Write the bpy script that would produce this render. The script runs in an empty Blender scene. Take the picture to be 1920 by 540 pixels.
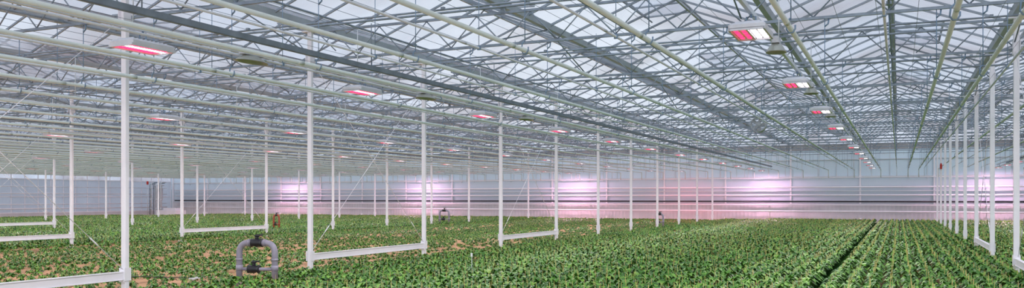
import bpy, math, random
import numpy as np
from mathutils import Vector, Matrix
random.seed(4); rng=np.random.default_rng(4)
sc=bpy.context.scene; COL=sc.collection
sc.view_settings.view_transform='Standard'
sc.view_settings.look='None'

# ---------------------------------------------------------------- materials
def mat(name,col,rough=.5,metal=0,var=.12,scale=4,col2=None,emit=None,es=0,bump=0):
    m=bpy.data.materials.new(name); m.use_nodes=True; nt=m.node_tree; b=nt.nodes['Principled BSDF']
    tc=nt.nodes.new('ShaderNodeTexCoord'); nz=nt.nodes.new('ShaderNodeTexNoise'); nz.inputs['Scale'].default_value=scale
    nz.inputs['Detail'].default_value=3
    nt.links.new(tc.outputs['Object'],nz.inputs['Vector'])
    r=nt.nodes.new('ShaderNodeValToRGB'); r.color_ramp.elements[0].position=.3; r.color_ramp.elements[1].position=.7
    c2=col2 or tuple(min(1,c*(1+var)) for c in col); c1=tuple(c*(1-var) for c in col) if not col2 else col
    r.color_ramp.elements[0].color=(*c1,1); r.color_ramp.elements[1].color=(*c2,1)
    nt.links.new(nz.outputs['Fac'],r.inputs['Fac']); nt.links.new(r.outputs['Color'],b.inputs['Base Color'])
    b.inputs['Roughness'].default_value=rough; b.inputs['Metallic'].default_value=metal
    if emit: b.inputs['Emission Color'].default_value=(*emit,1); b.inputs['Emission Strength'].default_value=es
    if bump:
        bp=nt.nodes.new('ShaderNodeBump'); bp.inputs['Strength'].default_value=bump
        nt.links.new(nz.outputs['Fac'],bp.inputs['Height']); nt.links.new(bp.outputs['Normal'],b.inputs['Normal'])
    return m
M_white=mat('white_painted_steel',(.84,.83,.88),.4,0,.04,3)
M_pipe=mat('pale_pipe_paint',(.64,.72,.70),.28,0,.06,1.5)
M_thin=mat('thin_pipe_paint',(.62,.67,.71),.35,0,.06,1.5)
M_galv=mat('galvanised_steel',(.23,.28,.34),.4,.1,.25,5)
M_galv2=mat('galvanised_hanger',(.18,.27,.38),.5,.1,.2,6)
M_dark=mat('dark_channel',(.20,.24,.28),.5,.1,.2,4)
M_alu=mat('aluminium_bars',(.24,.28,.33),.4,.1,.15,3)
M_gut=mat('aluminium_gutter',(.42,.47,.54),.4,.0,.1,3)
M_fan=mat('fan_grey',(.50,.52,.56),.4,.0,.1,3)
M_house=mat('lamp_housing',(.66,.68,.74),.4,.0,.06,8)
M_black=mat('black_plastic',(.015,.015,.02),.4,0,.3,10)
M_pvc=mat('grey_pvc',(.29,.27,.34),.35,0,.1,6)
M_gold=mat('reflector_metal',(.40,.42,.38),.3,.3,.1,4)
M_redpl=mat('red_plastic',(.5,.03,.02),.4,0,.1,5)
M_orange=mat('rust_red_plastic',(.42,.08,.05),.5,0,.1,5)
M_yel=mat('yellow_plastic',(.8,.65,.05),.5,0,.05,5)
M_pot=mat('pot_plastic',(.16,.07,.04),.6,0,.1,5)
M_stake=mat('bamboo_stake',(.66,.56,.22),.6,0,.15,20)
M_cab=mat('grey_cabinet',(.50,.52,.56),.5,.0,.1,3)
M_fit=mat('pale_fitting',(.62,.62,.62),.5,0,.1,5)
M_red=mat('red_led_panel',(.8,.05,.08),.4,0,.1,40,emit=(1,.02,.12),es=2.6)
M_wled=mat('white_led_panel',(.9,.9,.9),.4,0,.05,40,emit=(1,.86,.94),es=6)
# leaf
M_leaf=bpy.data.materials.new('leaf'); M_leaf.use_nodes=True; nt=M_leaf.node_tree; b=nt.nodes['Principled BSDF']
g=nt.nodes.new('ShaderNodeNewGeometry'); r=nt.nodes.new('ShaderNodeValToRGB')
r.color_ramp.elements[0].color=(.024,.098,.010,1); r.color_ramp.elements[1].color=(.20,.40,.06,1)
e=r.color_ramp.elements.new(.6); e.color=(.075,.22,.022,1)
nt.links.new(g.outputs['Random Per Island'],r.inputs['Fac']); nt.links.new(r.outputs['Color'],b.inputs['Base Color'])
b.inputs['Roughness'].default_value=.40; b.inputs['Specular IOR Level'].default_value=.35
# ground
M_soil=mat('sandy_ground',(.54,.28,.14),.9,0,.1,3.0,col2=(.70,.40,.23),bump=.3)
M_gap=mat('row_gap_shade',(.012,.035,.008),1,0,.3,8)  # near-black green, the shade between crop rows put into the colour
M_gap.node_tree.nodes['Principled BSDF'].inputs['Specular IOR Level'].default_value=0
# glass roof
def glassy(name,col,tr,tcol,scale=1.0,amp=.1,col2=None):
    m=bpy.data.materials.new(name); m.use_nodes=True; nt=m.node_tree; nt.nodes.clear()
    o=nt.nodes.new('ShaderNodeOutputMaterial'); mx=nt.nodes.new('ShaderNodeMixShader'); t=nt.nodes.new('ShaderNodeBsdfTransparent'); t.inputs[0].default_value=(*tcol,1)
    tl=nt.nodes.new('ShaderNodeBsdfTranslucent'); tl.inputs[0].default_value=(*col,1)
    d=nt.nodes.new('ShaderNodeBsdfDiffuse'); d.inputs[0].default_value=(*col,1)
    m2=nt.nodes.new('ShaderNodeMixShader'); m2.inputs[0].default_value=.4
    nt.links.new(tl.outputs[0],m2.inputs[1]); nt.links.new(d.outputs[0],m2.inputs[2])
    tc=nt.nodes.new('ShaderNodeTexCoord'); nz=nt.nodes.new('ShaderNodeTexNoise'); nz.inputs['Scale'].default_value=scale; nz.inputs['Detail'].default_value=4
    nt.links.new(tc.outputs['Object'],nz.inputs['Vector'])
    if col2:
        cr=nt.nodes.new('ShaderNodeValToRGB'); cr.color_ramp.elements[0].position=.38; cr.color_ramp.elements[0].color=(*col2,1); cr.color_ramp.elements[1].position=.52; cr.color_ramp.elements[1].color=(*tcol,1)
        n2=nt.nodes.new('ShaderNodeTexNoise'); n2.inputs['Scale'].default_value=.16; n2.inputs['Detail'].default_value=5
        nt.links.new(tc.outputs['Object'],n2.inputs['Vector']); nt.links.new(n2.outputs['Fac'],cr.inputs['Fac']); nt.links.new(cr.outputs['Color'],t.inputs[0])
    mr=nt.nodes.new('ShaderNodeMapRange'); mr.inputs['From Min'].default_value=.35; mr.inputs['From Max'].default_value=.65
    mr.inputs['To Min'].default_value=1-tr-amp; mr.inputs['To Max'].default_value=1-tr+amp
    nt.links.new(nz.outputs['Fac'],mr.inputs['Value']); nt.links.new(mr.outputs[0],mx.inputs[0])
    nt.links.new(t.outputs[0],mx.inputs[1]); nt.links.new(m2.outputs[0],mx.inputs[2]); nt.links.new(mx.outputs[0],o.inputs[0])
    return m
M_roof=glassy('roof_glass',(.76,.80,.88),.76,(.90,.93,.98),.35,.18,(.66,.62,.63))
M_glass=glassy('side_glass',(.66,.69,.74),.22,(.76,.80,.86),.6)
# far wall banded
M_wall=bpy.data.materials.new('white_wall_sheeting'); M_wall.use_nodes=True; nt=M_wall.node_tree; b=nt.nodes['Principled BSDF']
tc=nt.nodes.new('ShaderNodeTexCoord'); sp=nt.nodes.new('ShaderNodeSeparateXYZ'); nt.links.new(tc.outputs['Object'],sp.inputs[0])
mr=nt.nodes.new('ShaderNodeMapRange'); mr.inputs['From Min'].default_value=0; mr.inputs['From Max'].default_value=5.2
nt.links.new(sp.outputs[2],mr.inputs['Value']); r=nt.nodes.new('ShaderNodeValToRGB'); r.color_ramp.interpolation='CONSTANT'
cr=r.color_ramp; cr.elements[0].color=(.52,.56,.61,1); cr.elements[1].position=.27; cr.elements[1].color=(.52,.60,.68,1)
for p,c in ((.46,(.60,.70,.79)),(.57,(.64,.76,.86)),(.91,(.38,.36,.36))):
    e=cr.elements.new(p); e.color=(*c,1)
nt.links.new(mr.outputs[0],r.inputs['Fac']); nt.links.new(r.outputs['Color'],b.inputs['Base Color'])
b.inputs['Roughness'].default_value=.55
M_curt=mat('white_curtain',(.58,.58,.62),.7,0,.08,1.2)

# ---------------------------------------------------------------- mesh builder
class MB:
    def __init__(s): s.V=[];s.F=[];s.M=[];s.S=[]
    def add(s,vs,fs,m=0,sm=False):
        o=len(s.V); s.V+= [tuple(v) for v in vs]
        for f in fs: s.F.append(tuple(i+o for i in f)); s.M.append(m); s.S.append(sm)
    def box(s,c,d,m=0,R=None):
        vs=[Vector((x*d[0]/2,y*d[1]/2,z*d[2]/2)) for x in(-1,1) for y in(-1,1) for z in(-1,1)]
        if R: vs=[R@v for v in vs]
        vs=[v+Vector(c) for v in vs]
        s.add(vs,[(0,1,3,2),(4,6,7,5),(0,4,5,1),(2,3,7,6),(0,2,6,4),(1,5,7,3)],m)
    def cbox(s,c,d,b,m=0): # box chamfered on its vertical edges and top
        x,y,z=d[0]/2,d[1]/2,d[2]/2
        def ring(ix,zz):
            X,Y=x-ix,y-ix; q=b
            return [(X,-Y+q,zz),(X,Y-q,zz),(X-q,Y,zz),(-X+q,Y,zz),(-X,Y-q,zz),(-X,-Y+q,zz),(-X+q,-Y,zz),(X-q,-Y,zz)]
        rs=[ring(0,-z),ring(0,z-b),ring(b,z)]
        vs=[Vector(p)+Vector(c) for r in rs for p in r]; fs=[]
        for k in range(2):
            for i in range(8): j=(i+1)%8; fs.append((k*8+i,k*8+j,k*8+8+j,k*8+8+i))
        fs.append(tuple(range(16,24))); fs.append(tuple(reversed(range(8))))
        s.add(vs,fs,m)
    def path(s,pts,r,n=8,m=0,caps=True):
        pts=[Vector(p) for p in pts]; rs=r if isinstance(r,(list,tuple)) else [r]*len(pts)
        vs=[];fs=[]; up=None
        for i,p in enumerate(pts):
            a=pts[max(i-1,0)]; c=pts[min(i+1,len(pts)-1)]; t=(c-a)
            if t.length<1e-9: t=Vector((0,0,1))
            t.normalize()
            if up is None:
                ref=Vector((0,0,1)) if abs(t.z)<.9 else Vector((1,0,0)); up=(ref-t*ref.dot(t)).normalized()
            else:
                up=(up-t*up.dot(t)).normalized()
            sd=t.cross(up)
            for k in range(n):
                an=2*math.pi*k/n; vs.append(p+(up*math.cos(an)+sd*math.sin(an))*rs[i])
        for i in range(len(pts)-1):
            for k in range(n): j=(k+1)%n; fs.append((i*n+k,i*n+n+k,i*n+n+j,i*n+j))
        s.add(vs,fs,m,True)
        if caps:
            o=len(s.V)-len(vs); s.F.append(tuple(o+k for k in range(n))); s.M.append(m); s.S.append(False)
            q=o+(len(pts)-1)*n; s.F.append(tuple(q+k for k in reversed(range(n)))); s.M.append(m); s.S.append(False)
    def tube(s,a,b,r,n=8,m=0): s.path([a,b],r,n,m)
    def mesh(s,name,mats):
        me=bpy.data.meshes.new(name); me.from_pydata(s.V,[],s.F)
        for m in mats: me.materials.append(m)
        me.polygons.foreach_set('material_index',s.M); me.polygons.foreach_set('use_smooth',s.S); me.update(); return me
def ob(name,me,loc=(0,0,0),parent=None,label=None,cat=None,group=None,kind=None,rot=None):
    o=bpy.data.objects.new(name,me); o.location=loc; COL.objects.link(o)
    if rot: o.rotation_euler=rot
    if parent: o.parent=parent
    if label: o['label']=label
    if cat: o['category']=cat
    if group: o['group']=group
    if kind: o['kind']=kind
    return o
def P(X,Z,h): return (-X,Z,h)      # X metres to the left of the camera axis line, Z along the bays
def rounded(pts,r,k=5):
    pts=[Vector(p) for p in pts]; out=[pts[0]]
    for i in range(1,len(pts)-1):
        a=(pts[i-1]-pts[i]).normalized(); c=(pts[i+1]-pts[i]).normalized(); p0=pts[i]+a*r; p1=pts[i]+c*r
        for q in range(k+1):
            t=q/k; out.append(p0.lerp(pts[i],t).lerp(pts[i].lerp(p1,t),t))
    out.append(pts[-1]); return out

S=12.87; Z0=9.31; BD=4.5; ROWS=[-2.0+S*k for k in range(-1,6)]
XL=ROWS[0]; XC=(ROWS[0]+ROWS[-1])/2; XW=ROWS[-1]-ROWS[0]
ZW=58.85; ZB=-4.2
def Zn(n): return Z0+BD*n

# ---------------------------------------------------------------- setting
m=MB(); m.box(P(XC,(ZB+ZW)/2,-.05),(XW+1.6,ZW-ZB+1,.1)); ob('floor',m.mesh('floor',[M_soil]),kind='structure')
m=MB(); m.box(P(1.21,(ZB+ZW)/2,.006),(.56,ZW-ZB-1,.012)); ob('trim_5',m.mesh('gap_shade_strip',[M_gap]),kind='structure')  # flat dark strip painting the shade in the gap between plant rows
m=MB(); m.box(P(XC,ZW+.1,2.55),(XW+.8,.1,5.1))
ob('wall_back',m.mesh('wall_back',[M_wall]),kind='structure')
m=MB(); N=900; vs=[];fs=[]
for i in range(N+1):
    X=XL+.2+(XW-.3)*i/N; dz=.035*math.sin(i*2.1)+.02*math.sin(i*.37)
    vs+= [P(X,ZW-.12+dz,0),P(X,ZW-.12+dz*.6,1.22)]
for i in range(N): fs.append((2*i,2*i+1,2*i+3,2*i+2))
m.add(vs,fs,0,True); ob('trim_1',m.mesh('curtain',[M_curt]),kind='structure')
for nm,X in (('wall_left',ROWS[-1]+.3),('wall_right',XL-.3)):
    m=MB(); m.box(P(X,(ZB+ZW)/2,.2),(.12,ZW-ZB,.4),0); m.box(P(X,(ZB+ZW)/2,1.75),(.02,ZW-ZB,2.7),1); m.box(P(X,(ZB+ZW)/2,4.1),(.02,ZW-ZB,2.0),2)
    z=ZB
    while z<ZW: m.box(P(X,z,2.6),(.07,.06,5.0),3); z+=1.125
    for h in (.42,1.7,3.1,5.1): m.box(P(X,(ZB+ZW)/2,h),(.09,ZW-ZB,.07),3)
    ob(nm,m.mesh(nm,[M_curt,M_glass,M_roof,M_white]),kind='structure')
# roof
RW=S/3; NR=18; GH=5.15; RH=5.15+.84
m=MB(); bar=MB()
for i in range(NR):
    Xa=XL+i*RW; Xm=Xa+RW/2; Xb=Xa+RW
    m.add([P(Xa,ZB,GH),P(Xm,ZB,RH),P(Xm,ZW,RH),P(Xa,ZW,GH)],[(0,1,2,3)]); m.add([P(Xb,ZB,GH),P(Xm,ZB,RH),P(Xm,ZW,RH),P(Xb,ZW,GH)],[(0,1,2,3)])
    z=Z0-BD*3
    while z<ZW+.1:
        for Xe in (Xa,Xb):
            a=Vector(P(Xe,z,GH)); b_=Vector(P(Xm,z,RH)); d=(b_-a); ang=math.atan2(d.z,d.x)
            bar.box((a+b_)/2-Vector((0,0,.02)),(d.length,.03,.045),0,Matrix.Rotation(-ang,3,'Y'))
        z+=1.125
ob('ceiling',m.mesh('ceiling',[M_roof]),kind='structure')
ob('trim_2',bar.mesh('glazing_bars',[M_alu]),kind='structure')
m=MB()
for i in range(NR):
    Xa=XL+i*RW; m.add([P(Xa,ZW+.05,5.08),P(Xa+RW,ZW+.05,5.08),P(Xa+RW/2,ZW+.05,RH)],[(0,1,2)])
ob('trim_3',m.mesh('gables',[M_roof]),kind='structure')
# roof vents
mv=MB(); L=3.2; Wd=1.15
mv.add([(0,-L/2,0),(Wd,-L/2,0),(Wd,L/2,0),(0,L/2,0)],[(0,1,2,3)],1)
for y in (-L/2,-L/6,L/6,L/2): mv.box((Wd/2,y,0),(Wd,.04,.04),0)
for x in (0,Wd): mv.box((x,0,0),(.045,L,.045),0)
mv.path([(Wd*.95,0,0),(Wd*.5,0,-.5)],.015,6,0)
vent=mv.mesh('vent',[M_dark,M_roof]); k=0
for i in range(1,NR-1):
    for n in range(1,10,2):
        X=XL+(i+.5)*RW; Z=Zn(n)+ (2.25 if i%2 else 4.5)
        if Z>56: continue
        k+=1; ob(f'window_{k}',vent,P(X,Z,RH+.03),rot=(0,math.radians(2),0) if i%2 else (0,math.radians(2),math.pi),kind='structure')

# gutters and ridges
mg=MB(); Lr=ZW-ZB
prof=[(-.08,.07),(-.05,-.04),(.05,-.04),(.08,.07),(.065,.07),(.04,-.025),(-.04,-.025),(-.065,.07)]
vs=[(x,0,z) for x,z in prof]+[(x,Lr,z) for x,z in prof]
mg.add(vs,[(i,(i+1)%8,8+(i+1)%8,8+i) for i in range(8)])
gut=mg.mesh('gutter',[M_gut])
mr_=MB(); mr_.box((0,Lr/2,0),(.05,Lr,.06)); mr_.box((0,Lr/2,.04),(.10,Lr,.012)); rid=mr_.mesh('ridge',[M_gut])
for i in range(NR+1):
    ob('roof_gutter',gut,P(XL+i*RW,ZB,GH-.04),label='grey aluminium roof gutter running along glasshouse bay',cat='gutter',group='roof gutters')
    if i<NR: ob('roof_ridge',rid,P(XL+(i+.5)*RW,ZB,RH-.03),label='grey aluminium ridge bar at top of glass roof',cat='roof bar',group='roof ridges')

# ---------------------------------------------------------------- structure steel
mp=MB(); mp.cbox((0,0,2.5),(.10,.075,5.0),.008); mp.box((0,0,.012),(.22,.2,.024)); mp.box((0,0,4.98),(.3,.14,.03))
for s in(-1,1):
    mp.box((s*.056,0,4.42),(.012,.16,.26)); mp.box((s*.056,0,.42),(.012,.12,.2))
    for t in(-1,1): mp.tube((s*.085,t*.075,.024),(s*.085,t*.075,.06),.012,6)
post=mp.mesh('post',[M_white])
mb=MB(); mb.box((0,0,0),(.05,BD-.1,.125)); 
for s in(-1,1): mb.box((0,s*(BD/2-.055),0),(.11,.012,.20)); mb.box((0,0,s*.06),(.075,BD-.12,.012))
beam=mb.mesh('beam',[M_white])
for R in ROWS[:-1]:
    for n in range(-2,11):
        ob('steel_post',post,P(R,Zn(n),0),label='white painted square steel greenhouse post',cat='post',group='greenhouse posts')
for R in ROWS[1:-1]:
    for n in (-1,1,3):
        zc=Zn(n)+BD/2
        ob('base_beam',beam,P(R,zc,.40),label='low white steel beam joining two posts',cat='beam',group='low beams between posts')
        for a,b_ in (((n,.5),(n+1,4.35)),((n+1,.5),(n,4.35))):
            q0=Vector((0,0,0)); sh=(.02 if a[0]==n else -.02); p0=Vector(P(R+sh,Zn(a[0])+(.06 if a[0]==n else -.06),a[1])); p1=Vector(P(R+sh,Zn(b_[0])-(.06 if a[0]==n else -.06),b_[1])); d=p1-p0
            c=MB(); c.tube(q0,d,.006,6); c.path([d*.1,d*.103,d*.13,d*.133],[.006,.011,.011,.006],8)
            ob('bracing_rod',c.mesh('rod',[M_white]),p0,label='thin white diagonal tension rod between two posts',cat='brace',group='diagonal braces')

# lattice girders
mt=MB()
mt.box((0,0,4.98),(S,.045,.045)); mt.box((0,0,4.40),(S,.045,.045))
NP=12
for i in range(NP):
    xa=-S/2+S*i/NP; xb=xa+S/NP; xm=(xa+xb)/2
    mt.tube((xa,0,4.42),(xm,0,4.96),.012,6); mt.tube((xm,0,4.96),(xb,0,4.42),.012,6)
for i in (1,2):
    x=-S/2+S*i/3; mt.box((x,0,5.05),(.07,.07,.14))
gird=mt.mesh('girder',[M_galv])
for R in ROWS[:-1]:
    for n in range(-1,11):
        ob('lattice_girder',gird,P(R+S/2,Zn(n)+.08,0),label='grey galvanised lattice girder spanning between posts',cat='girder',group='lattice girders')
mc=MB(); mc.tube((-S*3,0,0),(S*3,0,0),.018,8)
for x in range(-9,10): mc.box((x*4.2,0,.02),(.06,.06,.05))
cross=mc.mesh('cross',[M_galv])
for n in range(-1,11):
    for off,h in ((1.5,4.32),(3.0,4.75)):
        if Zn(n)+off<ZW-.3: ob('cross_tube',cross,P(XC,Zn(n)+off,h),label='long thin grey steel tube crossing under the roof',cat='tube',group='cross tubes under the roof')
ml=MB(); ml.tube((0,0,0),(0,Lr-.4,0),.02,8)
for n in range(14): ml.box((0,.5+n*BD,.0),(.08,.12,.05))
lon=ml.mesh('tie',[M_galv])
for i in range(0,NR):
    ob('tie_tube',lon,P(XL+(i+.5)*RW,ZB,4.62),label='grey steel tie tube running along the bay under the ridge',cat='tube',group='tie tubes')
mvb=MB(); mvb.tube((0,0,4.5),(0,BD/2,5.08),.014,6); mvb.tube((0,BD,4.5),(0,BD/2,5.08),.014,6)
vb=mvb.mesh('vb',[M_galv])
for i in range(1,NR,1):
    for n in range(0,10):
        if (i+n)%2==0: ob('roof_strut',vb,P(XL+i*RW+.03,Zn(n)+.08,0),label='grey inverted V strut between girders and roof gutter',cat='strut',group='roof struts')
mw=MB(); x=-14
while x<61.5: mw.path([P(x,ZB,4.34),P(x,ZW-.1,4.34)],.0035,4,0,False); x+=.55
ob('screen_wires',mw.mesh('wires',[M_galv]),label='many taut thin wires under the roof trusses',cat='wires',kind='stuff')

# ---------------------------------------------------------------- heating pipes
LR=[(-5.3,1),(1.45,0),(8.16,1),(14.93,0),(21.65,1),(28.3,0),(34.7,1),(41.5,0),(47.9,1),(54.8,0)]
LP=57.9-ZB; HP=3.40
def pipe_mesh(r,mt_):
    a=MB(); a.path(rounded([(0,0,0),(0,LP,0),(0,LP,-.5)],.12),r,10)
    for k in range(1,9): a.path([(0,k*6.6-.06,0),(0,k*6.6+.06,0)],r*1.12,10)
    return a.mesh('pipe',[mt_])
pm=pipe_mesh(.028,M_pipe); pt=pipe_mesh(.015,M_thin)
mh=MB(); mh.tube((0,0,.1),(0,0,.98),.006,6)
mh.path([(0,0,.12),(-.035,0,.09),(-.045,0,.0),(-.02,0,-.04),(.02,0,-.04),(.045,0,0),(.045,0,.04)],.009,6)
mh.path([(0,0,.86),(.05,0,.9),(.06,0,.98)],.012,6); hang=mh.mesh('hanger',[M_galv2])
mh2=MB(); mh2.tube((0,0,.02),(0,0,.98),.005,6); mh2.box((0,0,0),(.04,.03,.05)); hang2=mh2.mesh('hanger_thin',[M_galv2])
thick=[-0.5+1.55*k for k in range(-8,40)]; thick=[t for t in thick if -14<t<61]; thick.append(-1.1)
thin=[.14+1.55*k for k in range(-6,39) if k not in (1,2)]; thin+= [3.0+6.2*k for k in range(0,9)]
def clear(X,lst,d):
    for q in lst:
        if abs(X-q)<d: X=q+(d if X>=q else -d)
    return X
for grp,me,hm,nm,lb in ((thick,pm,hang,'heating_pipe','pale painted round heating pipe hung below roof trusses'),(thin,pt,hang2,'water_pipe','slim pale water pipe hung below roof trusses')):
    for X in grp:
        X=clear(X,ROWS,.2)
        if nm=='water_pipe': X=clear(X,[l[0] for l in LR],.16)
        hz=HP+(0 if nm=='heating_pipe' else .08)
        o=ob(nm,me,P(X,ZB,hz),label=lb,cat='pipe',group=nm.replace('_',' ')+'s under the roof')
        for n in range(-1,11):
            ob('hanger',hm,(0,Zn(n)+.08-ZB+ (0 if nm=='heating_pipe' else .02),0),parent=o)

mcc=MB(); mcc.box((0,LP/2,0),(.012,LP,.07)); mcc.box((-.025,LP/2,.035),(.05,LP,.012)); mcc.box((-.025,LP/2,-.035),(.05,LP,.012))
for n in range(12): mcc.tube((-.03,2.01+n*BD,.05),(-.03,2.01+n*BD,.72),.008,6)
chan=mcc.mesh('channel',[M_dark])
mrl=MB(); mrl.box((0,LP/2,0),(.04,LP,.05))
for n in range(12): mrl.tube((0,2.3+n*BD,0),(0,2.3+n*BD,.80),.008,6)
rail=mrl.mesh('rail',[M_thin])
for X,ph in LR:
    if ph: ob('cable_channel',chan,P(clear(X-.5,thick+thin,.12),ZB,3.68),label='dark grey metal cable channel running above lamps',cat='cable channel',group='cable channels')
    ob('lamp_rail',rail,P(X,ZB,3.60),label='slim pale metal rail carrying the grow lamps',cat='rail',group='lamp rails')

# ---------------------------------------------------------------- lamps
h=MB(); h.cbox((0,0,.025),(.38,.64,.065),.02)
for i in range(9): h.box((0,-.24+i*.06,.065),(.26,.012,.03))
for s in (-1,1): h.box((s*.178,0,-.012),(.022,.64,.03)); h.box((0,s*.31,-.012),(.37,.02,.03))
h.box((0,0,-.012),(.016,.6,.022))
hm=h.mesh('housing',[M_house])
br=MB(); br.path([(-.05,0,.05),(-.05,0,.17),(.05,0,.17),(.05,0,.05)],.008,6); br.tube((0,0,.16),(0,0,.2),.012,6); brm=br.mesh('bracket',[M_galv2])
def panel(x0,x1,mt_,cols=2,n=7,fx=.66,fy=.72):
    a=MB()
    for i in range(n):
        y=-.285+i*.57/n; 
        for j in range(cols):
            w=(x1-x0)/cols; a.box((x0+w*(j+.5),y+.57/n/2,-.012),(w*fx,.57/n*fy,.008))
    return a.mesh('panel',[mt_])
pr1,pw1=panel(-.165,-.012,M_red,2,4,.55,.62),panel(.012,.165,M_wled,2,4,.62,.70)
pr2a,pw2,pr2b=panel(-.16,-.05,M_red,2),panel(-.045,.045,M_wled,1,6,.9,.95),panel(.055,.16,M_red,2)
def alight(name,e,c,sx,sy):
    l=bpy.data.lights.new(name,'AREA'); l.shape='RECTANGLE'; l.size=sx; l.size_y=sy; l.energy=e; l.color=c; return l
LN=alight('lamp_light',58,(1,.90,.92),.3,.55); LW=alight('lamp_light_pink',54,(1,.66,.78),.3,.55); LE=alight('end_light',215,(1,.50,.74),.3,.55); LRd=alight('added_red_light',85,(1,.10,.20),.3,.55)
spots=[(X,Zn(n)-(2.07 if ph else 0),ph,(ph and n==11)) for X,ph in LR for n in range(-1,12)]+[(13.3,55.9,0,False)]  # final entry is an extra lamp added for the red glow on the end wall
for X,Z,ph,last in spots:
    if Z>58: continue
    o=ob('led_grow_lamp',hm,P(X,Z,3.38),label='grey rectangular LED grow lamp glowing red and white',cat='grow lamp',group='LED grow lamps')
    ob('mounting_bracket',brm,parent=o)
    if ph: ob('red_led_panel',pr2a,parent=o); ob('white_led_panel',pw2,parent=o); ob('red_led_panel',pr2b,parent=o)
    else: ob('red_led_panel',pr1,parent=o); ob('white_led_panel',pw1,parent=o)
    ld=LN if Z<44 else LW
    if last: ld=LE
    if X==13.3: ld=LRd
    ob('lamp_light',ld,(0,0,-.05),parent=o)
rf=MB()
prof=[(.05,.10),(.08,.09),(.12,.04),(.16,-.03),(.175,-.06),(.165,-.06),(.15,-.03),(.11,.03),(.07,.075)]
n=20; vs=[];fs=[]
for i,(rr,z) in enumerate(prof):
    for k in range(n): a=2*math.pi*k/n; vs.append((rr*math.cos(a),rr*1.25*math.sin(a),z))
for i in range(len(prof)-1):
    for k in range(n): j=(k+1)%n; fs.append((i*n+k,i*n+j,i*n+n+j,i*n+n+k))
rf.add(vs,fs,0,True); rfm=rf.mesh('reflector',[M_gold])
bb=MB(); bb.path([(0,-.1,.0),(0,-.06,.02),(0,.06,.02),(0,.1,0)],[.01,.03,.03,.01],10); bbm=bb.mesh('bulb',[M_white])
bl=MB(); bl.cbox((0,0,.15),(.13,.30,.11),.015); bl.box((0,.0,.21),(.04,.05,.05)); blm=bl.mesh('ballast',[M_fan])
for X,ph in LR[1:3]:
    for n in range(0,3):
        Z=Zn(n)-(2.07 if ph else 0)+1.4
        o=ob('sodium_lamp',blm,P(X-.08*(1 if not ph else 5),Z,3.42),label='unlit sodium grow lamp with dull metal dome reflector',cat='grow lamp',group='sodium grow lamps')
        o.scale=(.7,.7,.7) if not ph else (.8,1.3,.55)
        ob('reflector',rfm,parent=o); ob('bulb',bbm,parent=o)
def fan(X,Z,hh):
    a=MB(); n=28; vs=[];fs=[]
    for rr,y in ((.20,-.12),(.20,.12),(.19,.12),(.19,-.12)):
        for k in range(n): t=2*math.pi*k/n; vs.append((rr*math.cos(t),y,rr*math.sin(t)))
    for i in range(4):
        for k in range(n): j=(k+1)%n; ii=(i+1)%4; fs.append((i*n+k,i*n+j,ii*n+j,ii*n+k))
    a.add(vs,fs,0,True)
    for q in (.06,.12,.17):
        a.path([(q*math.cos(2*math.pi*k/24),-.13,q*math.sin(2*math.pi*k/24)) for k in range(25)],.004,5)
    for k in range(6): t=math.pi*k/6; a.tube((.195*math.cos(t),-.13,.195*math.sin(t)),(-.195*math.cos(t),-.13,-.195*math.sin(t)),.004,5)
    o=ob('circulation_fan',a.mesh('fan_shroud',[M_fan]),P(X,Z,hh),label='round grey air circulation fan hung under trusses',cat='fan')
    bl_=MB()
    for k in range(5):
        t=2*math.pi*k/5; R=Matrix.Rotation(t,3,'Y')@Matrix.Rotation(.5,3,'X'); bl_.box(R@Vector((.10,0,0)),(.15,.008,.08),0,R)
    bl_.path([(0,-.05,0),(0,.06,0)],.04,10); ob('fan_blades',bl_.mesh('blades',[M_fan]),parent=o)
    b2=MB(); b2.tube((-.08,0,.18),(-.08,0,1.0),.008,6); b2.tube((.08,0,.18),(.08,0,1.0),.008,6); ob('hanging_rod',b2.mesh('hr',[M_galv2]),parent=o)
fan(3.4,23.1,3.55)

# ---------------------------------------------------------------- back wall details
def wallpipe(hh,r,mt_,lab,dy=.3,X0=-14.4,X1=61.6):
    a=MB(); a.tube(P(X0,0,0),P(X1,0,0),r,10)
    x=X0+1
    while x<X1: a.box(P(x,dy/2-.03,0),(.05,dy,.03)); x+=4.267
    ob('wall_pipe',a.mesh('wp',[mt_]),(0,ZW-.12-dy,hh),label=lab,cat='pipe',group='pipes along the end wall')
for hh,r,mm,l in ((2.92,.03,M_white,'white pipe running along end wall'),(2.30,.05,M_white,'white pipe running along end wall'),(2.05,.03,M_thin,'slim pale pipe running along end wall'),
    (1.78,.045,M_white,'white pipe running along end wall'),(1.36,.05,M_black,'black pipe running along end wall'),(1.14,.035,M_white,'white pipe running along end wall'),(.72,.045,M_white,'white pipe running along end wall')):
    wallpipe(hh,r,mm,l,.3 if r<.05 else .38)
for hh,r in ((.75,.045),(1.1,.035),(1.95,.04),(2.5,.03)):
    a=MB(); a.tube((0,0,0),(0,ZW-22.8,0),r,10)
    for k in range(8): a.box((-.13,1+k*4.5,0),(.26,.05,.03))
    ob('side_wall_pipe',a.mesh('swp',[M_white]),P(ROWS[-1]-.02,22,hh),label='white pipe running along glazed side wall',cat='pipe',group='pipes along the side wall')
ms=MB(); ms.box((0,0,2.55),(.1,.1,5.1)); ms.box((0,-.05,.15),(.16,.14,.3)); ms.box((0,0,3.0),(.14,.12,.1)); stud=ms.mesh('stud',[M_white])
for i in range(NR+1):
    ob('wall_column',stud,P(XL+i*RW,ZW-.02,0),label='white steel column standing against the end wall',cat='post',group='end wall columns')
m=MB()
x=-14.4
while x<62: m.box(P(x,ZW+.02,3.9),(.035,.05,2.2)); x+=1.0667
m.box(P(XC,ZW,3.0),(XW,.06,.06)); m.box(P(XC,ZW,4.1),(XW,.05,.05))
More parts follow.
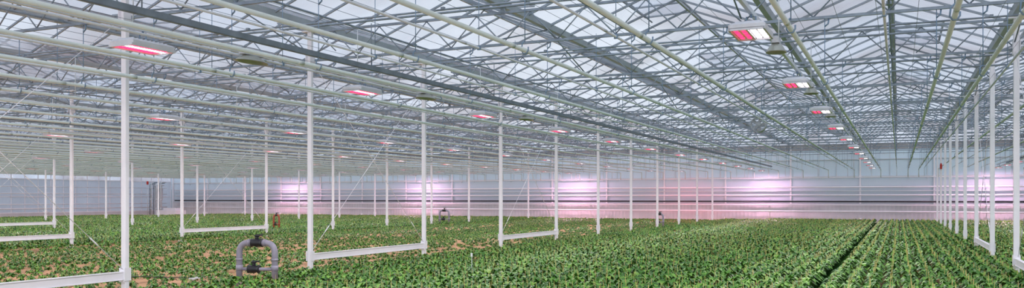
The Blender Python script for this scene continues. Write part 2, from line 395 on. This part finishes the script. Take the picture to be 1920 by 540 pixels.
ob('trim_4',m.mesh('mullions',[M_thin]),kind='structure')

# ---------------------------------------------------------------- corner manifold
m=MB(); m.box((.1,0,1.9),(.5,.4,1.1)); m.box((.1,-.21,1.9),(.42,.02,1.0)); m.box((0,0,.06),(1.4,.6,.12)); m.box((0,0,2.7),(1.0,.4,.08))
for s in(-.4,.4): m.box((s,0,1.4),(.06,.06,2.7))
o=ob('pump_cabinet',m.mesh('cab',[M_cab]),P(60.4,55.3,0),label='tall grey control cabinet with upright supply pipes',cat='cabinet')
for i,x in enumerate((-.65,-.5,-.2,.15,.5,.68)):
    a=MB(); a.path(rounded([(x,-.35,.1),(x,-.35,2.85+.07*(i%3)),(x,.2,2.85+.07*(i%3))],.15),.045,10)
    for hh in (.6,1.4,2.4): a.path([(x,-.35,hh),(x,-.35,hh+.1)],.06,10)
    ob('supply_pipe',a.mesh('sp',[M_thin if i%2 else M_galv]),parent=o)
a=MB(); a.cbox((-1.0,-.3,2.95),(.16,.15,.3),.03); ob('red_valve_box',a.mesh('rv',[M_redpl]),parent=o,label='small red valve box')
a=MB(); a.tube((-1.0,-.3,0),(-1.0,-.3,2.9),.03,8); ob('valve_pole',a.mesh('vp',[M_thin]),parent=o)
m=MB()
for k in range(5): m.box((0,-.5+k*.25,.12),(2.6,.1,.03)); 
for k in range(3): m.box((-1.2+k*1.2,0,.05),(.1,1.2,.1))
m.box((0,0,.33),(2.4,1.1,.38)); m.box((.3,0,.62),(1.4,.9,.2))
ob('stacked_pallet',m.mesh('pallet',[M_curt]),P(57.5,54,0),label='low pallet stacked with pale wrapped bundles',cat='pallet')

# ---------------------------------------------------------------- valve loops
def loop(X,Z,w,hh,r,matp,lab,rot=0):
    a=MB(); a.path(rounded([(-w/2,0,0),(-w/2,0,hh),(w/2,0,hh),(w/2,0,0)],r*3.6,9),r,14)
    for x in(-w/2,w/2):
        a.path([(x,0,hh*.60),(x,0,hh*.65)],r*1.13,14); a.path([(x,0,.02),(x,0,.1)],r*1.25,14); a.path([(x,0,.3),(x,0,.40)],r*1.15,14)
    for s in(-1,1): a.path([(s*w*.2,0,hh),(s*w*.25,0,hh)],r*1.2,14)
    a.path([(-w/2,0,.33),(w/2,0,.33)],r*.55,12)
    o=ob('pipe_loop',a.mesh('loop',[matp]),P(X,Z,0),label=lab,cat='irrigation pipe',rot=(0,0,rot))
    def valve(x,z,nm):
        v=MB(); q=min(.11,w*.2); v.path([(x-q,0,z),(x-q*.9,0,z),(x-q*.5,0,z),(x,0,z),(x+q*.5,0,z),(x+q*.9,0,z),(x+q,0,z)],[r*1.15,r*1.45,r*1.15,r*1.5,r*1.15,r*1.45,r*1.15],14)
        v.tube((x,0,z+r),(x,0,z+r*2.2),r*.6,10); v.path([(x,0,z+r*2.0),(x,0,z+r*2.5)],r*.9,12); v.box((x+.04,0,z+r*2.5),(.14,.03,.026))
        ob(nm,v.mesh('valve',[M_black]),parent=o,label='black plastic valve')
    valve(.0,hh,'valve'); valve(-.06,.33,'valve')
    return o
loop(10.40,11.72,.68,.80,.055,M_pvc,'grey plastic pipe loop with two black valves',.25)
loop(24.6,43.8,.6,.85,.055,M_pvc,'grey plastic pipe loop with black valves by a post',.1)
loop(11.4,43.3,.35,.75,.05,M_pvc,'narrow grey pipe loop with dark valves by a post',.1)
o=loop(27.2,32.0,.28,.78,.04,M_orange,'rust-red pipe riser with valve box among plants',.2)
a=MB(); a.box((-.5,0,.62),(.06,.04,.34)); a.tube((-.5,0,0),(-.5,0,.5),.012,6); ob('yellow_marker',a.mesh('ym',[M_yel]),parent=o,label='yellow marker stake')
a=MB(); a.path([P(12.3,10.45,.20),P(12.0,10.5,.24),P(11.3,10.7,.23),P(10.9,10.9,.22)],.006,8); 
ob('black_hose',a.mesh('hose',[M_black]),label='thin black hose lying across the young plants',cat='hose')
a=MB(); a.path([P(10.95,10.75,.20),P(10.9,10.78,.23),P(10.88,10.8,.25)],[.025,.02,.012],10); a.path([P(11.0,10.72,.22),P(10.84,10.82,.23)],[.014,.011],8)
ob('white_fitting',a.mesh('fit',[M_fit]),label='white plastic hose fitting lying among plants',cat='fitting')
a=MB(); a.tube((0,0,0),(0,0,.5),.005,6); a.box((0,-.01,.49),(.04,.006,.07)); ob('plant_marker',a.mesh('tag',[M_white]),P(7.57,14.57,0),label='white plant marker on a thin stake',cat='marker')
for X,Z,hh in ((-2.0,Zn(9),3.25),(ROWS[3],Zn(9),3.2)):
    a=MB(); a.cbox((0,0,0),(.11,.10,.26),.02); a.box((0,0,.15),(.05,.05,.06)); ob('red_alarm_box',a.mesh('ra',[M_redpl]),(P(X,Z-.10,hh)),label='small red alarm box mounted on a white post',cat='alarm box')

# ---------------------------------------------------------------- plants
def plant_template(nl,ns,three,seed,hgt=.25,spread=.145,stake=True,fat=1.0):
    r=random.Random(seed); V=[];F=[];Mi=[]
    for i in range(nl):
        az=i*2.4+r.uniform(-.4,.4); L=r.uniform(.8,1.12); inner=i/nl
        H=hgt*(.66+.36*inner)*r.uniform(.9,1.06); Rr=spread*(1.15-.35*inner)*L; wd=r.uniform(.036,.047)*fat; dx,dy=math.cos(az),math.sin(az); tw=r.uniform(-.3,.3)
        base=len(V)
        for k in range(ns+1):
            t=k/ns; rad=.012+Rr*t; z=H*(.70+.36*math.sin(min(1,t*1.4)*math.pi*.55)-.40*t*t*(1.1-inner*.5)); w=wd*(math.sin(math.pi*min(1,(t*.86+.10)))**.6)
            if k==ns: w=.004
            sx,sy=-dy,dx
            if three:
                V+= [(dx*rad-sx*w,dy*rad-sy*w,z+w*.22+tw*w),(dx*rad,dy*rad,z),(dx*rad+sx*w,dy*rad+sy*w,z+w*.22-tw*w)]
            else: V+=[(dx*rad-sx*w,dy*rad-sy*w,z+tw*w),(dx*rad+sx*w,dy*rad+sy*w,z-tw*w)]
        q=3 if three else 2
        for k in range(ns):
            for j in range(q-1):
                o_=base+k*q+j; F.append((o_,o_+q,o_+q+1,o_+1)); Mi.append(0)
    if stake:
        b0=len(V); a=r.uniform(-.03,.03); t=.0035; hh=hgt*1.34; x0,y0=r.uniform(-.03,.03),r.uniform(-.03,.03)
        V+=[(x0-t,y0,0),(x0+t,y0,0),(x0+t+a,y0,hh),(x0-t+a,y0,hh),(x0,y0-t,0),(x0,y0+t,0),(x0+a,y0+t,hh),(x0+a,y0-t,hh)]
        F+=[(b0,b0+1,b0+2,b0+3),(b0+4,b0+5,b0+6,b0+7)]; Mi+=[1,1]
    return np.array(V,np.float32),np.array(F,np.int32),np.array(Mi,np.int32)
c_,s_=.9085,.418; F_=1577.
XS=[];ZS=[];RI=[]
rows=list(np.arange(.99,-13,-.29))+list(np.arange(1.43,60.5,.29))
for ri,X in enumerate(rows):
    zz=np.arange(-3.0,58.3,.22); zz=zz+rng.uniform(0,.22)+rng.uniform(-.03,.03,len(zz)); xx=X+rng.uniform(-.012,.012,len(zz))
    XS.append(xx);ZS.append(zz);RI.append(np.full(len(zz),ri))
XS=np.concatenate(XS);ZS=np.concatenate(ZS);RI=np.concatenate(RI)
D=ZS*c_+XS*s_; Rt=-XS*c_+ZS*s_; U=F_*Rt/np.maximum(D,.1); Y=371+F_*1.3/np.maximum(D,.1)
vis=(D>2)&(abs(U)<1100)&(Y<590)
outer=~vis&(rng.random(len(XS))<.30)&(XS<30)&(ZS<30)&(np.hypot(XS,ZS)>1.0)
allm=vis|outer
XS,ZS,D,U,Y,RI,outer=[a[allm] for a in (XS,ZS,D,U,Y,RI,outer)]
sparse=((XS>10.9)&(XS<23)); mid=(XS>8.0)&~sparse
keep=np.ones(len(XS),bool); rr=rng.random(len(XS)); 
patch=np.sin(XS*1.1+2*np.sin(ZS*.11))+.5*np.sin(ZS*.35)
keep&=~(sparse&(rr<.20+.12*patch+.38*(RI%3==0))); keep&=~(mid&(rr<.09+.06*patch+.22*(RI%3==0)))
for R in ROWS: keep&=~((abs(XS-R)<.10)&(((ZS-Z0+BD*5)%BD<.1)|((ZS-Z0+BD*5)%BD>BD-.1)))
keep&=~((abs(XS-10.40)<.45)&(abs(ZS-11.72)<.16))
keep&=~((XS>55.8)&(ZS>50.5))
XS,ZS,D,U,Y,sparse,mid,outer=[a[keep] for a in (XS,ZS,D,U,Y,sparse,mid,outer)]
scl=np.where(sparse,.62,np.where(mid,.84,1.02))*rng.uniform(.88,1.12,len(XS)); rot=rng.uniform(0,2*math.pi,len(XS))
scl=np.where(outer,scl*1.35,scl)
order=np.argsort(D+np.where((Y<560)&(abs(U)<960)&~outer,0,200)); near=order[:300]; rest=order[300:]
NV=6
tn=[plant_template(12,5,True,s,stake=False) for s in range(NV)]
leafm=[]
for V,F,Mi in tn:
    me=bpy.data.meshes.new('foliage'); me.from_pydata(V.tolist(),[],F.tolist()); me.materials.append(M_leaf); me.polygons.foreach_set('use_smooth',[True]*len(F)); leafm.append(me)
a=MB(); a.path([(0,0,0),(0,0,.11),(0,0,.115),(0,0,.125)],[.045,.058,.064,.064],12); potm=a.mesh('pot',[M_pot])
a=MB(); a.path([(.02,0,.1),(.03,.0,.335)],.0032,5); stm=a.mesh('stake',[M_stake])
for q,i in enumerate(near):
    s=float(scl[i]); o=ob('potted_plant',leafm[i%NV],P(float(XS[i]),float(ZS[i]),0),label='young green leafy plant in small pot with stake',cat='plant',group='potted plants',rot=(0,0,float(rot[i])))
    o.scale=(s,s,s); ob('pot',potm,parent=o); ob('support_stake',stm,parent=o)
lods=[[plant_template(12,4,True,10+s,stake=s%2==0) for s in range(5)],[plant_template(10,3,True,20+s,fat=1.08,stake=s%2==0) for s in range(5)],[plant_template(8,2,False,30+s,fat=1.22,stake=s<2) for s in range(5)]]
VV=[];FF=[];MM=[];off=0
ro=outer[rest]
for idxs,l in ((rest[(D[rest]<20)&~ro],0),(rest[(D[rest]>=20)&(D[rest]<32)&~ro],1),(rest[(D[rest]>=32)|ro],2)):
    tag=rng.integers(0,5,len(idxs))
    for v in range(5):
        ids=idxs[tag==v]
        if not len(ids): continue
        V,F,Mi=lods[l][v]; n=len(ids); ca=np.cos(rot[ids])[:,None]; sa=np.sin(rot[ids])[:,None]; s=scl[ids][:,None]
        x=(V[None,:,0]*ca-V[None,:,1]*sa)*s-XS[ids][:,None]; y=(V[None,:,0]*sa+V[None,:,1]*ca)*s+ZS[ids][:,None]; z=V[None,:,2]*np.minimum(s,1.1)
        VV.append(np.stack([x,y,z],-1).reshape(-1,3)); FF.append((F[None]+(np.arange(n)*len(V))[:,None,None]+off).reshape(-1,4)); MM.append(np.tile(Mi,n)); off+=n*len(V)
VV=np.concatenate(VV).astype(np.float32);FF=np.concatenate(FF).astype(np.int32);MM=np.concatenate(MM).astype(np.int32)
me=bpy.data.meshes.new('plant_field'); me.vertices.add(len(VV)); me.vertices.foreach_set('co',VV.ravel())
me.loops.add(FF.size); me.loops.foreach_set('vertex_index',FF.ravel()); me.polygons.add(len(FF)); me.polygons.foreach_set('loop_start',np.arange(0,FF.size,4,dtype=np.int32))
me.polygons.foreach_set('material_index',MM); me.polygons.foreach_set('use_smooth',np.ones(len(FF),bool))
me.materials.append(M_leaf); me.materials.append(M_stake); me.update(); me.validate()
ob('plant_field',me,label='dense field of young green leafy plants with stakes',cat='plants',kind='stuff')
print('plants',len(XS),'faces',len(FF))

# ---------------------------------------------------------------- world, light, camera
w=bpy.data.worlds.new('World'); sc.world=w; w.use_nodes=True; nt=w.node_tree; bg=nt.nodes['Background']
tc=nt.nodes.new('ShaderNodeTexCoord'); nz=nt.nodes.new('ShaderNodeTexNoise'); nz.inputs['Scale'].default_value=3; nz.inputs['Detail'].default_value=4
nt.links.new(tc.outputs['Generated'],nz.inputs['Vector']); r=nt.nodes.new('ShaderNodeValToRGB')
r.color_ramp.elements[0].position=.3; r.color_ramp.elements[0].color=(.58,.64,.76,1); r.color_ramp.elements[1].position=.7; r.color_ramp.elements[1].color=(.88,.93,1,1)
nt.links.new(nz.outputs['Fac'],r.inputs['Fac']); nt.links.new(r.outputs['Color'],bg.inputs['Color']); bg.inputs['Strength'].default_value=1.05
sl=bpy.data.lights.new('soft_daylight','SUN'); sl.energy=1.8; sl.angle=math.radians(70); sl.color=(.97,.98,1)
so=bpy.data.objects.new('soft_daylight',sl); COL.objects.link(so)
d=Vector((-.35,.9,-.42)); so.rotation_euler=d.to_track_quat('-Z','Y').to_euler()
cd=bpy.data.cameras.new('camera'); cam=bpy.data.objects.new('camera',cd); COL.objects.link(cam); cam.location=(0,0,1.6)
cam.rotation_euler=(math.pi/2,0,math.radians(24.72)); cd.sensor_width=36; cd.lens=1577/1920*36; cd.shift_y=101/1920; cd.clip_end=300; cd.clip_start=.05
sc.camera=cam
